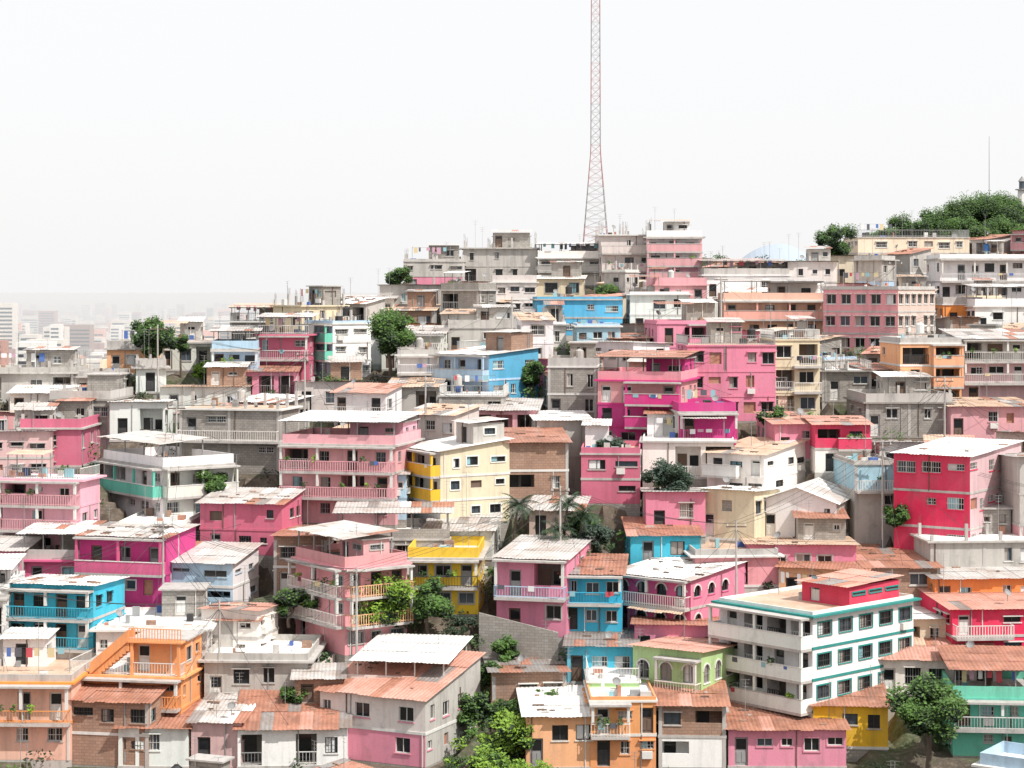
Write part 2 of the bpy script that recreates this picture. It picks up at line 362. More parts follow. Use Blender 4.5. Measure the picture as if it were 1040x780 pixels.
    # ---- roof
    if roof in('flat','rebar','canopy','stair'):
        e=rg.choice([.12,.3,.45]); rp.box(-e,w+e,-e,d+e,h-.003,h+.15,o.get('rband',tk)); ph=rg.choice([.25,.5,.8]) if roof=='flat' else .8
        zt=h+.15; pk=vr(o.get('par',rg.choice([col0,'slab',col0])))
        rp.poly([(.1,.1,zt+.006),(w-.1,.1,zt+.006),(w-.1,d-.1,zt+.006),(.1,d-.1,zt+.006)],rg.choice(['slab','plaster','tinw','white#2','tint']))
        if roof!='rebar' or rg.random()<.5:
            if o.get('rail') or rg.random()<.25:
                for T,W in ((Tf,w),(Tr,d),(Tl,d)): rail(rp,T,0.03,W-.03,zt,0,'rail',rg.choice(['frame','steel']),rg,False)
            else:
                rp.box(0,w,0,.12,zt,zt+ph,pk); rp.box(w-.12,w,.12,d,zt,zt+ph-.002,pk); rp.box(0,.12,.12,d,zt,zt+ph-.003,pk); rp.box(.12,w-.12,d-.12,d,zt,zt+ph-.004,pk)
        zt+=.01
        if o.get('top'): room(wp,gp,bp,rp,w*.45,w*.95,d*.4,d*.9,zt,1.5,vr('crimson'),st,rg,'tinp')
        if roof=='rebar' or (roof=='flat' and rg.random()<.2 and not o.get('noshed')):
            for i in range(max(2,int(w/3))+1):
                for yy in (.2,d*.5,d-.2): rebar(cp,.2+(w-.4)*i/max(2,int(w/3)),yy,zt,rg)
            if rg.random()<.6: room(wp,gp,bp,rp,w*.4,w*.9,d*.55,d*.95,zt,2.1,'concrete',st,rg,rg.choice(['ting','tinr','slab']))
        elif roof=='flat' and rg.random()<.35 and w>4 and not o.get('noshed'):
            x0=rg.choice([.3,w*.45]); x1=x0+w*.45
            for xx in(x0,x1-.07):
                for yy in(.3,d*.5): cp.box(xx,xx+.07,yy,yy+.07,zt,zt+1.95,'steel')
            tin(rp,x0-.2,x1+.2,.05,d*.5+.25,zt+1.98,zt+2.2,rg.choice(['ting','tinr','tinw','tint']),rg)
        if roof=='stair':
            n=11; sx=w*.2; st_=.27
            for i in range(n): cp.box(sx+i*st_,sx+i*st_+st_+.02,-.1,.85,zt+max(0,(i-2)*.22),zt+(i+1)*.23,col)
            for yy in (-.24,.87): cp.hexa([(sx+q*n*st_,y2,zt+q*n*.23+zz) for q in(0,1) for y2 in(yy,yy+.12) for zz in (0,.85)],col)
            room(wp,gp,bp,rp,sx+n*st_,w,.9,d*.95,zt,2.5,col,st,rg,'slab'); cp.box(sx+n*st_-.1,w+.1,-.2,.7,zt+2.4,zt+2.52,col)
            for xx in (sx+n*st_+.2,w-.2): cp.box(xx-.1,xx+.1,-.1,.1,zt,zt+2.4,col)
            rail(cp,Tf,sx+n*st_,w,zt+2.52,.1,'bal',col,rg,False)
        junk(cp,w,d,zt,rg,rg.randint(3,11))
        if roof=='canopy':
            f0,f1=o.get('cx',(0,1)) ; ck=o.get('ck',rg.choice(['ting','tinw','tint','tinr'])); hh=o.get('ch',rg.uniform(1.9,2.3)); y1=d*rg.choice([.6,.8,1])
            if o.get('ck')=='tinw': y1=d
            X0=w*f0-.35; X1=w*f1+.35
            for i in range(4):
                for yy in(.15,y1-.25):
                    xx=w*f0+.14+(w*(f1-f0)-.36)*i/3; cp.box(xx,xx+.09,yy,yy+.09,zt,zt+hh+(.2 if yy>1 else -.06),o.get('post','steel'))
            cp.box(X0+.2,X1-.2,.05,.13,zt+hh-.1,zt+hh-.01,'steel')
            tin(rp,X0,X1,-.4,y1+.2,zt+hh,zt+hh+.34,ck,rg)
            if y1>d*.7 and rg.random()<.75:
                room(wp,gp,bp,rp,w*(f0+f1)/2,w*f1-.25,y1*.4,y1-.35,zt,hh-.25,vr(rg.choice([col0,'concrete','white','offwhite'])),st,rg,'slab')
            if rg.random()<.5 and w>4: laundry(cp,w*f0+.5,w*f1-.5,.5,zt,rg)
        elif roof!='stair':
            if rg.random()<.35 and not o.get('noshed'): tank(cp,rg.uniform(.8,w-.8),rg.uniform(1.5,max(1.6,d-1)),zt,rg)
            if rg.random()<.3 and w>5: laundry(cp,1,min(w-1,6),rg.uniform(1,d*.6),zt,rg)
            if rg.random()<.5 and w>4.5 and roof=='flat' and not o.get('noshed'):
                q=rg.choice([0.04,.35,.5]); q2=q+rg.uniform(.35,.48); room(wp,gp,bp,rp,w*q,min(w-.15,w*q2),d*rg.uniform(.55,.65),d-.3,zt,2.1,vr(rg.choice([col0,'concrete','plaster','white'])),st,rg,rg.choice(['tinw','ting','tinr','tint','slab']))
    elif roof.startswith('tin'):
        e=.35; rise=o.get('rise',rg.uniform(.3,.9)); rk=roof
        if o.get('gable'):
            rise=1.3; k=rk
            for sgn in (0,1):
                n=int((d+.6)/.3)
                for i in range(n):
                    ya=-.35+(d+.7)*i/n; yb=-.35+(d+.7)*(i+1)/n
                    if i%3==0: k=rk if rg.random()<.8 else ALT[rk]
                    o1=.035*(i%2);o2=.035*((i+1)%2); xa=-e if sgn==0 else w+e
                    rp.poly([(xa,ya,h-.05+o1),(w/2,ya,h+rise+o1),(w/2,yb,h+rise+o2),(xa,yb,h-.05+o2)],k)
            wp.poly([(0,0,h),(w,0,h),(w/2,0,h+rise)],cols[-1]); wp.poly([(0,d,h),(w,d,h),(w/2,d,h+rise)],cols[-1])
        else:
            dirn=o.get('slope',rg.choice([1,1,-1]))
            za,zb=(h+.05,h+.05+rise) if dirn>0 else (h+.05+rise*.6,h+.05)
            ga=za+(zb-za)*(e/(d+2*e)); gb=zb-(zb-za)*(e/(d+2*e))
            tin(rp,-e,w+e,-e-.1,d+e,za,zb,rk,rg)
            wp.poly([(w,0,h),(w,d,h),(w,d,gb-.03),(w,0,ga-.03)],scol[-1]); wp.poly([(0,0,h),(0,d,h),(0,d,gb-.03),(0,0,ga-.03)],scol[-1])
            wp.poly([(0,0,h),(w,0,h),(w,0,ga-.03),(0,0,ga-.03)],cols[-1]); wp.poly([(0,d,h),(w,d,h),(w,d,gb-.03),(0,d,gb-.03)],cols[-1])
            if rg.random()<.75:
                for _ in range(rg.randint(3,12)):
                    xx=rg.uniform(0,w-.6); yy=rg.uniform(.3,d-.6); zz=za+(zb-za)*yy/d+.05; cp.box(xx,xx+rg.uniform(.15,.9),yy,yy+rg.uniform(.12,.3),zz,zz+.1,rg.choice(['slab','brick','brown','brown']))
            if rg.random()<.35 and w>6 and d>6 and not o.get('noshed'):
                zz=za+(zb-za)*.5; room(wp,gp,bp,rp,w*.5,w*.95,d*.5,d*.95,zz,1.9,vr(rg.choice(['concrete','plaster','white','brick'])),st,rg,rg.choice(['ting','tinr','tinw']))
    if rg.random()<.2: dish(cp,rg.uniform(.3,w-.3),rg.uniform(.1,d*.5),h+.1+(.3 if roof.startswith('tin') else .4),rg)
    for _ in range(rg.choice([0,1,1,2])):
        xx=rg.uniform(.5,w-.5); yy=d*rg.uniform(.2,.8); hh=h+rg.uniform(2,4.5); cp.tube((xx,yy,h),(xx,yy,hh),.025,.02,'steel',4)
        for q in (0,.25,.5): cp.tube((xx-.35+q*.3,yy,hh-q),(xx+.35-q*.3,yy,hh-q),.012,.012,'steel',4)
    for p,n in ((wp,'walls'),(gp,'windows_and_doors'),(bp,'balconies'),(rp,'roof'),(cp,'rooftop_fittings')): p.make(n,root)
    return root
# ======== houses, world metres
H(-31.7,141.6,2,6.9,8.7,5.5,2,'salmon','flat',bf=('rail','orange'),band='orange')
H(-24.2,144,10,8.7,4.8,4.3,2,'lorange','stair',bf=('bal','lorange'),band='lorange',par='lorange',log=0)
H(-26,140.8,10,6.1,4,4.6,2,'brick','tinr')
H(-23.2,140.8,2,5,7.9,2.8,1,'white','tinr')
H(-19.4,140.8,4,3.6,7.4,3.2,1,'greypink','ting')
H(-11.8,141,-4,7.8,8.6,2.7,1,'white','tinr',rise=1.6,slope=1)
H(-6.2,140.8,25,8.7,9,4.8,2,'pink','tinp',rise=1.8,slope=1,side='plaster',noshed=True,bf=None,fc={1:'offwhite'})
H(-4.9,144.8,10,10.6,8.9,2.9,1,'offwhite','canopy',cx=(.35,1),ck='tinw',post='frame',ch=1.9)
H(-15.3,147.5,2,7.8,8.3,3.2,1,'plaster','flat')
H(6.1,140.8,-3,5.1,7.2,3.7,1,'peach','tinw')
H(10.3,140.8,-1,4.7,7.3,4.7,2,'lorange','flat',noshed=True,fc={0:'lorange',1:'lorange'},par='lorange')
H(15.3,140.8,3,4.8,8.6,4.4,2,'brick','tinr')
H(9.4,145.2,0,3.8,6,3.2,1,'green','flat',arch=True,log=0,par='green',noshed=True)
H(13.9,144.5,32,5.7,7.7,5.4,2,'green','tinp',arch=True,trim='white',blank=0,sblank=0,bay=2.1,log=0,noshed=True)
H(21.9,143.4,48,9.1,12.1,9.2,4,'white','flat',band='teal',rband='teal',par='white',bf=('solid','white',dict(dp=1.3,fl=[1,2,3])),blank=0,sblank=0,trim='teal',bay=2.2,noshed=True,top=True)
H(27.3,142.9,5,5.4,7.1,3,1,'yellow','tinr')
H(23.9,140.8,1,8.4,8.9,2.7,1,'pink','tinr')
H(36.5,148.2,5,8.9,8.5,2.8,1,'white','tinp',rise=1.4)
H(38.7,141.9,5,6.8,7.3,4.1,2,'mint','canopy',bf=('rail','frame'),ck='tinr',fc={0:'mint',1:'mint'})
H(41.5,152.4,-5,7.6,8.7,4.1,2,'crimson','tinp')
H(-32,150.4,12,7.1,6,6.8,3,'turq','tinw',bf=('rail','turq'),blank=0,rise=.5,noshed=True)
H(-38.6,150.9,-4,3.9,7.1,6,2,'white','canopy')
H(-23.2,149.8,-2,8.4,8.8,4.1,2,'offwhite','flat')
H(-19.7,152.4,12,4.6,4.9,3.6,2,'white','tinp')
H(-22.5,158.7,12,5.6,6.2,3.7,2,'paleblue','ting',side='white')
H(-27.9,158.7,14,7.6,6,5.8,2,'magenta','ting',bf=('solid','hotpink'))
H(-35.1,161.2,4,5.2,7.1,2.4,1,'hotpink','canopy')
H(-40,160.6,2,3.8,7.7,3.6,1,'pink','ting')
H(-19.4,166,12,7.3,5.3,4.3,2,'dpink','ting')
H(-15.1,160.7,4,4.4,8.7,4.5,2,'brick','tinr')
H(-13,153.1,55,7.9,5.7,6.7,3,'salmonpink','canopy',bs=('bal','peach'),blank=.5,sblank=0,ck='ting',log=0)
H(-2.7,158.2,3,5.7,7.5,4.4,2,'yellow','flat',bf=('rail','dark'),noshed=True,par='yellow',blank=0)
H(-5.2,164,-1,9.4,8,2.5,1,'concrete','canopy',ck='ting')
H(4.3,155.3,14,5.7,9.2,6.1,2,'pink','ting',bf=('rail','paleblue'))
H(8.7,156,5,4.8,7.2,4.5,2,'turq','tinr',bf=('rail','turq'))
H(14.1,155.3,38,7.4,8.3,4.5,2,'hotpink','tinw',arch=True,side='pink',log=0)
H(18.3,152.4,5,8.8,7.6,2.3,1,'pink','tinr')
H(9.4,149.8,3,5.2,9,2.6,1,'turq','tind')
H(4.1,148,-4,5.6,8.4,1.9,1,'brick','tind')
H(28.7,159.2,14,7.1,12,2.9,1,'peach','tinr')
H(34.8,160,0,6,8.5,2.6,1,'brick','tinr')
H(28.5,162.9,3,8.9,7.6,2.4,1,'pink','tint')
H(42.4,158.5,-4,8.5,8.1,2.7,1,'orange','ting')
H(43.6,163.1,-4,9.1,7.8,2.9,1,'plaster','rebar')
H(34.6,153.3,-1,5.2,7.8,2.5,1,'cream','tinw')
H(38.3,164.6,34,6.8,12.4,9.1,3,'crimson','tinw',side='greypink',blank=.3,sblank=.1,rise=.5,bf=None,noshed=True,log=0,fc={0:'crimson',1:'crimson',2:'crimson'})
H(46.9,166,-5,4.2,8.7,7.9,3,'plaster','ting')
H(33.6,171.7,-5,3.8,7.4,4.5,2,'plaster','flat')
H(32.5,178.5,0,5,6,4.3,2,'crimson','tinp',noshed=True)
H(28.3,181.6,-5,4.1,7.9,3.3,1,'pink','tinp')
H(22.3,174.2,34,5.7,8.4,3.9,2,'white','tint')
H(27.7,168.1,20,6.7,9,3.2,1,'white','tinw',gable=True)
H(20.7,168.1,30,5,5.7,3.9,1,'cream','tinw')
H(16.6,168.9,1,5.1,7.8,3.2,1,'pink','ting')
H(11.3,173.6,4,5.2,8.3,4.3,2,'dpink','flat')
H(20,177.6,5,8.2,7.5,3.2,1,'white','flat')
H(15.8,184.1,16,8,10,6.4,3,'magenta','canopy',bf=('solid','magenta',dict(a=.35,b=1)),ck='tinr',blank=.15,fc={0:'magenta',1:'magenta',2:'salmonpink'},par='salmonpink')
H(20.5,180,-4,5.3,7.6,4.9,2,'magenta','flat',noshed=True)
H(23.9,212.6,-5,8.3,8.9,4.9,2,'pink','flat')
H(25.8,192.7,-4,8.7,7.3,7.3,3,'pink','flat',blank=.05)
H(30.3,193.7,-4,4.6,7,7.6,3,'cream','flat',blank=0)
H(36,228.1,2,11.5,8.6,4.3,2,'salmon','canopy',bf=('solid','salmon'))
H(42.9,218.8,36,9.2,10,7.4,3,'salmonpink','flat',blank=0,side='beige',noshed=True)
H(45,197,-3,6.2,8.4,6.4,3,'peach','flat',blank=0,bf=('solid','peach',dict(a=.5)))
H(54,198,-2,8.8,7.9,6.6,3,'greypink','ting',bf=('rail','frame'))
H(42,187.7,-2,8.3,9,3.2,1,'concrete','flat')
H(49.9,186.7,-3,8.4,7.8,3.2,1,'lpink','tint')
H(36.4,199.3,1,5,7.2,3,1,'concrete','rebar')
H(-6.2,170.4,60,7,6.9,6.3,3,'white','tinw',bf=('solid','yellow'),side='cream',sblank=0,log=0)
H(-10.1,170.4,13,10.3,8.2,6.8,3,'lpink','canopy',bf=('bal','lpink'),ck='tinw',blank=0)
H(-9.2,171.2,1,3.2,9,3.9,2,'paleblue','ting')
H(5,174.5,-5,5.6,7.5,4.9,2,'brick','tinr')
H(2.3,186.7,4,6.1,7.6,2.8,1,'lpink','ting')
H(-30.2,170.2,52,11.3,7,5,2,'white','canopy',bs=('solid','offwhite'),bf=('solid','mint'),sblank=0,side='offwhite')
H(-21.1,178.5,12,9.6,5.7,5.6,2,'concrete','rebar',blank=.8,log=0)
H(-36.4,166,12,7.1,4,6.3,3,'lpink','flat',bf=('bal','lpink'))
H(-41.7,177.6,-5,7.4,7.4,3.7,2,'greypink','ting')
H(-39.4,180,1,5.6,9,3.4,1,'dpink','flat')
H(-38.2,187.2,4,5.9,8.3,3.6,1,'concrete','rebar')
H(-32.9,186.7,-4,5.2,7.1,3.4,1,'white','tinw')
H(-26.4,195.4,-3,8.5,7.4,2.3,1,'offwhite','tint')
H(-44.4,199.3,-1,9.4,7,2.8,1,'plaster','flat')
H(-40.7,199.3,4,3.7,7.7,2.4,1,'concrete','flat')
H(-37.8,210,-1,5.4,7.8,2.7,1,'peach','flat')
H(-32.3,212.2,-4,5.9,7.2,2.9,1,'offwhite','flat')
H(-19,208.6,55,6,4.7,5.7,3,'paleblue','flat',side='white',bf=('solid','mint'))
H(-21.3,206.4,4,5.4,8.3,5,2,'dpink','canopy',bf=('rail','frame'),ch=1.8)
H(-26.2,202.9,-5,4.7,8.2,4.3,2,'paleblue','canopy',bf=('rail','frame'),ch=1.8)
H(-26.5,227.5,0,6.1,8.2,2.3,1,'concrete','canopy',ch=1.6)
H(-21.9,230.1,-3,5.2,8.9,3,1,'plaster','ting')
H(-7.4,212.6,2,6.7,8.7,3.8,2,'offwhite','ting')
H(-7.5,202.9,-3,4.3,8.7,3.7,2,'white','flat')
H(-2.3,198.3,42,7.9,7.5,4.9,2,'paleblue','tinw',side='blue',bf=('solid','paleblue'))
H(12.9,229.6,-3,10,8.3,4.1,2,'blue','flat',noshed=True)
H(11.8,214.8,-1,4.7,8.8,4.1,2,'paleblue','flat')
H(-2.2,223.9,4,5.8,7.5,3.6,1,'plaster','tint')
H(3,240.2,-2,5.4,7.3,4.1,2,'offwhite','flat')
H(8.3,192.7,5,4.8,8.9,5.2,2,'concrete','flat')
H(2.2,218.8,-2,9.3,8.4,3.1,1,'plaster','flat')
H(-7.2,194,1,5,8.8,2.9,1,'plaster','tint')
H(-.8,190.7,4,6.3,7.2,2.9,1,'concrete','flat')
H(7.3,182.6,-5,5,7.2,3.3,1,'plaster','tinw')
H(-14.5,195.4,-5,7,8,2.7,1,'offwhite','ting')
H(-6.2,256.6,-1,7.9,7.5,3.7,2,'plaster','flat')
H(3.3,261.2,1,9.8,7.5,4.6,2,'plaster','rebar')
H(8.9,247.3,4,8.3,8,3.2,1,'cream','tinw')
H(12,259.9,3,8.6,7.4,3.6,2,'white','canopy',bf=('rail','frame'),ch=1.7)
H(18.3,257.3,-4,6.7,7.3,7,3,'offwhite','rebar',blank=.2)
H(24.5,254,2,7.1,8.1,7.3,4,'white','flat',fc={0:'lpink',1:'lpink'},bf=('solid','lpink'))
H(-8.9,241.4,4,7.4,8.2,3.1,1,'plaster','tinw')
H(-14.1,235.4,-1,7.3,7.4,3.1,1,'offwhite','ting')
H(35.2,249.7,-2,10.9,8.5,3.2,1,'white','canopy',bf=None,ch=1.7)
H(23.1,233.3,-4,6.2,7.5,5.1,2,'lpink','flat')
H(41.4,250.9,2,6.2,7.5,4.3,2,'offwhite','ting')
H(62.5,269,-5,15.5,7.4,4.2,2,'cream','flat',noshed=True,fc={0:'cream',1:'cream'})
H(66.3,247.9,0,12.4,8.1,5.6,2,'white','flat')
H(61.3,229.1,-3,7.5,7.2,3.4,1,'white','canopy')
H(55.5,232.2,-3,4.7,8.8,3,1,'orange','flat',noshed=True)
H(50,259.9,0,7.8,8.3,3.4,1,'cream','ting')
H(-27.6,165,3,5.4,8.2,3.1,1,'white','flat')
H(-10.9,161.2,-3,4.4,8.2,3.2,1,'plaster','tinr')
H(10,197,-5,6.1,7.9,3,1,'plaster','tinr')
H(20.7,230.1,0,6.9,8.4,4.6,2,'white','flat')
H(27.1,193.7,-5,4.4,7,2.9,1,'beige','flat')
H(50.6,235.4,5,5.8,7.1,3.5,1,'cream','flat')
H(44.1,200.3,-4,8.1,8.5,2.9,1,'brick','tinr')
H(15,214.4,0,4.3,7.3,2.9,1,'brick','tinr')
H(-12.9,215.3,-4,5.9,7.2,2.7,1,'white','tinw')
H(-9.2,231.2,3,7,7.7,2.5,1,'brick','tint')
H(-42.6,193.7,-5,6.7,8.8,2.4,1,'white','tinw')
H(-22.1,201.3,-3,6,8.6,2.4,1,'pink','tinr')
H(15.8,164.6,0,5.9,7.7,2.5,1,'turq','tinr')
H(-1.7,165.6,5,5.8,7.9,2.3,1,'offwhite','ting')
H(21.9,161.9,-4,6.9,8.7,2.4,1,'salmonpink','flat')
H(25.8,151.5,1,4.5,8.9,3,1,'white','flat')
# the looser infill of small houses between the main ones
def free(x,y,yaw,w,d,g=.25):
    a=math.radians(yaw); ca,sa=math.cos(a),math.sin(a)
    for i in range(5):
        for j in range(5):
            lx=-w*i/4; ly=d*j/4; px=x+lx*ca+ly*sa; py=y-lx*sa+ly*ca
            for (ox,oy,c,s,W,D,z) in FOOT:
                dx,dy=px-ox,py-oy; u=dx*c-dy*s; v=dx*s+dy*c
                if -g<u<W+g and -g<v<D+g: return False
    return True
fr=random.Random(5)
for y0 in np.arange(128,275,2.0):
    x=-82+fr.uniform(0,4)
    while x<84:
        w=fr.uniform(3.0,7.5); d=fr.uniform(3.2,6.4); y=float(y0)+fr.uniform(-1,1); yaw=fr.choice([0,10,20,-12,30,35,50])
        yr=float(np.interp(x,RX,RY))
        ok=y+d<yr-1 and not(-5<x-w/2<7 and y<156) and not(-12<x-w/2<7 and y<141) and not (-14<x-w/2<-5 and 150<y<158) and not(-3<x-w/2<8 and 160<y<168) and not(26<x-w/2<33 and y<142)
        if ok and free(x,y,yaw,w,d):
            fl=1 if fr.random()<.78 else 2
            col=fr.choice(['concrete','concrete','plaster','offwhite','offwhite','brick','white','white','greypink','pink','cream','beige','paleblue','lpink','salmon','hotpink','peach','turq','salmonpink','white'] if y<235 else ['offwhite','white','white','cream','lpink','plaster','beige','lpink'])
            rf=fr.choice(['ting','tinw','tinw','tinr','tinp','tinp','flat','rebar','tint','tint','flat'])
            H(x,y,yaw,w,d,fl*fr.uniform(2.2,2.6),fl,col,rf)
            x+=w*.6
        else: x+=1.1
# ---------------- terrain
fx=np.arange(-110,110.1,1.0); fy=np.arange(118,310.1,.9)
xs=np.array([-40000,-15000,-7000,-3500,-1800,-1000,-600,-400,-300,-240,-200,-170,-150,-135,-122]+list(fx)+[122,135,150,170,200,240,300,400,600,1000,1800,3500,7000,15000,40000])
ys=np.array([-3000,-400,-60,-20,0,4,8,12,20,30,40,50,60,70,80,90,100,110]+list(fy)+[318,330,345,360,380,400,430,470,520,600,800,1200,2000,4000,8000,16000,40000])
X,Y=np.meshgrid(xs,ys); Z=ground(X,Y)
jit=np.random.RandomState(3).randn(*Z.shape)*.12; inn=(np.abs(X)<108)&(Y>120)&(Y<305); Z=Z+jit*inn
for (ox,oy,c,s,W,D,z) in FOOT:
    dx,dy=X-ox,Y-oy; u=dx*c-dy*s; v=dx*s+dy*c
    m=(u>-1.1)&(u<W+1.1)&(v>-1.1)&(v<D+1.1); Z[m]=np.minimum(Z[m],z-.15)
ny,nx=Z.shape
vs=np.stack([X,Y,Z],-1).reshape(-1,3); idx=np.arange(nx*ny).reshape(ny,nx)
fs=np.stack([idx[:-1,:-1],idx[:-1,1:],idx[1:,1:],idx[1:,:-1]],-1).reshape(-1,4)
me=bpy.data.meshes.new('ground'); me.from_pydata(vs.tolist(),[],fs.tolist()); g=bpy.data.objects.new('ground',me); bpy.context.scene.collection.objects.link(g)
m,nt,b=base('hillside_earth',.95)
c=mixc(nt,noisef(nt,.35,(1,1,1),.42,.6,0,1),(.13,.10,.075),(.07,.055,.04)); c=mixc(nt,noisef(nt,.16,(1,1,1),.5,.6,0,.8),c,(.05,.075,.025)); c=mixc(nt,noisef(nt,3,(1,1,1),.5,.7,0,.6),c,(.22,.19,.16))
nt.links.new(c,b.inputs['Base Color']); me.materials.append(m)
# ---------------- trees
def tree(x,y,h,r,kind='mid',flat=.75,seed=0,name='broadleaf_tree',low=1.9):
    rg=random.Random(seed+int(x*10)); z=float(ground(x,y))-.3; p=Part()
    lobes=[]; n=int(9+r*4)
    for i in range(n):
        a=rg.uniform(0,6.28); q=rg.uniform(.05,.9)*r; zz=rg.uniform(-.85,.62); q*=math.sqrt(max(.15,1-zz*zz*.8))
        lobes.append((q*math.cos(a),q*math.sin(a),h-r*flat+zz*r*flat,rg.uniform(.2,.42)*r))
    t=max(.3,h-r*flat*low); k1=.04*r+.06
    pts=[Vector((0,0,0)),Vector((rg.uniform(-.2,.2),0,t*.5)),Vector((rg.uniform(-.3,.3),.1,t))]
    p.tube(pts[0],pts[1],k1*1.4,k1*1.1,'bark',7,False); p.tube(pts[1],pts[2],k1*1.1,k1*.8,'bark',7,False)
    for l in lobes: p.tube(pts[2],(l[0]*.85,l[1]*.85,l[2]-l[3]*.2),k1*.6,k1*.15,'bark',5,False)
    ks={'mid':['leaf0','leaf1','leaf1'],'bright':['leaf1','leaf2','leaf2'],'dark':['leafd','leaf0','leaf0','leaf1'],'grey':['leafb','leafd','leafb']}[kind]
    for l in lobes:
        nn=int(260*max(.5,l[3])**1.6)+90
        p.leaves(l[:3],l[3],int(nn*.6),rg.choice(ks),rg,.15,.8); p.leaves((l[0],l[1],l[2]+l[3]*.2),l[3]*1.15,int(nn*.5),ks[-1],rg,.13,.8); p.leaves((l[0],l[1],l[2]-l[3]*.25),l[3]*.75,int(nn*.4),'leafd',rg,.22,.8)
    p.make(name,None,(x,y,z))
def palm(x,y,h,r,seed):
    rg=random.Random(seed); p=Part(); z=float(ground(x,y))-.3; pr=Vector((0,0,0))
    for i in range(5): q=Vector((.08*i*i*.3,0,h*(i+1)/5)); p.tube(pr,q,.16-.015*i,.15-.015*i,'bark',7,False); pr=q
    for i in range(20):
        a=i*2.4; el=rg.uniform(-.1,1.1); c=pr; dv=Vector((math.cos(a)*math.cos(el),math.sin(a)*math.cos(el),math.sin(el)))
        for s in range(7):
            nx_=c+dv*(r/7); dv=(dv+Vector((0,0,-.2))).normalized(); sd=dv.cross(Vector((0,0,1))).normalized(); L=.5*r/2*math.sin(.5+s*.38)
            for sg in(-1,1):
                for t in (0,.5):
                    b=c+(nx_-c)*t; p.poly([b,b+(nx_-c)*.4,b+sd*sg*L+Vector((0,0,-L*.4))+dv*.2],rg.choice(['leaf0','leafb','leafd']))
            c=nx_
    p.make('palm_tree',None,(x,y,z))
for q in ((-37.8,208,6.9,2.5,'dark'),(-35.1,209,4.8,1.1,'mid'),(-12.8,206,8.4,3.1,'mid'),(-14.5,252,4.2,1.8,'dark'),(-17.4,200,2.8,2.2,'mid'),(43.1,262,8,2.9,'dark'),
    (57.7,288,5,3.4,'dark'),(62,289,5.4,3.6,'dark'),(67.9,290,6.8,4.3,'dark'),(71.8,291,7.4,4.5,'dark'),(75.9,290,6.8,4.2,'dark'),(80,290,6,4,'dark'),(64.2,284,4.3,3,'mid'),(70,284,5,3.2,'mid'),(76,284,5,3.4,'dark'),(54,286,3.8,2.4,'mid'),(86,288,6,4,'dark'),(66,280,4,2.6,'mid'),(73,279,4,2.8,'dark'),
    (12.2,246,3.6,1.8,'mid'),(13.4,172,4.9,2.2,'grey'),(-10,156,5.6,3,'bright'),(-6.6,155.4,4.8,1.9,'mid'),(-14.6,156.5,4,1.7,'dark'),(29.6,140.2,7.6,2.8,'mid'),(-16.2,145.6,3,1.2,'mid'),
    (-17.8,157,3.2,1.4,'dark'),(6.4,164,4.3,1.6,'grey'),(4.5,163,3.4,1.8,'dark'),(1,163,3,1.7,'dark'),(-33,210,1.9,1.4,'bright'),(-7.5,246,3.4,1.5,'mid'),(8.7,178,3.8,1.6,'grey'),(-29,189,3.4,1.4,'mid'),(-12,226,3.4,1.5,'mid'),(31,205,4,1.5,'mid'),(6.5,166,4,1.8,'dark'),(2.6,161.5,2.6,1.5,'mid'),(24.5,186,3.8,1.4,'dark'),(-46,171,4,1.6,'mid'),(-26,172.5,4,1.5,'mid'),(33,168.5,3.4,1.3,'mid'),(48,178,4,1.6,'mid'),(20,204,4,1.6,'mid'),(2,202,3.6,1.5,'dark')):
    tree(*q)
for q in ((-1.2,139,3.4,2.3,'bright'),(.6,142,3.6,2.2,'bright'),(-.4,135.5,3.6,2.4,'mid'),(-12,136,3.6,2.1,'bright'),(-2.9,146,2.4,1.5,'dark'),(2.6,146,2.4,1.4,'mid'),(-.2,146,2,1.5,'dark'),(3,143,2.2,1.4,'bright'),(-1.5,150,2,1.3,'dark'),(-3.3,137,3,2,'bright'),(-4.5,134,3,2.2,'mid'),(-7.5,134.5,2.6,1.8,'mid'),(1.8,138,2.6,1.9,'bright'),(-.5,153,1.8,1.2,'mid'),(1.2,149,2,1.3,'dark')):
    tree(*q,name='bush',low=2.4)
for q in ((4.3,165,5.2),(5.6,164.5,4.6),(.2,168,3.4),(3.3,164,3.6)): palm(*q,1.9,int(q[0]*10))
p=Part(); sr=random.Random(8)
for _ in range(700):
    x=sr.uniform(-5,7); y=sr.uniform(128,158)
    if not free(x,y,0,.5,.5): continue
    z=float(ground(x,y)); k=sr.choice(['leaf0','leafd','leaf1','leaf2'] if y<146 else ['leafd','leaf0','leafd','leafb'])
    p.leaves((x,y,z+.2),sr.uniform(.3,.9),70,k,sr,.14,.7)
for _ in range(1800):
    x=sr.uniform(-70,80); y=sr.uniform(130,280)
    if not free(x,y,0,.3,.3,.0): continue
    p.leaves((x,y,float(ground(x,y))+.3),sr.uniform(.4,1.1),50,sr.choice(['leaf0','leafd','leaf1']),sr,.16,.9)
p.make('hillside_shrubs')
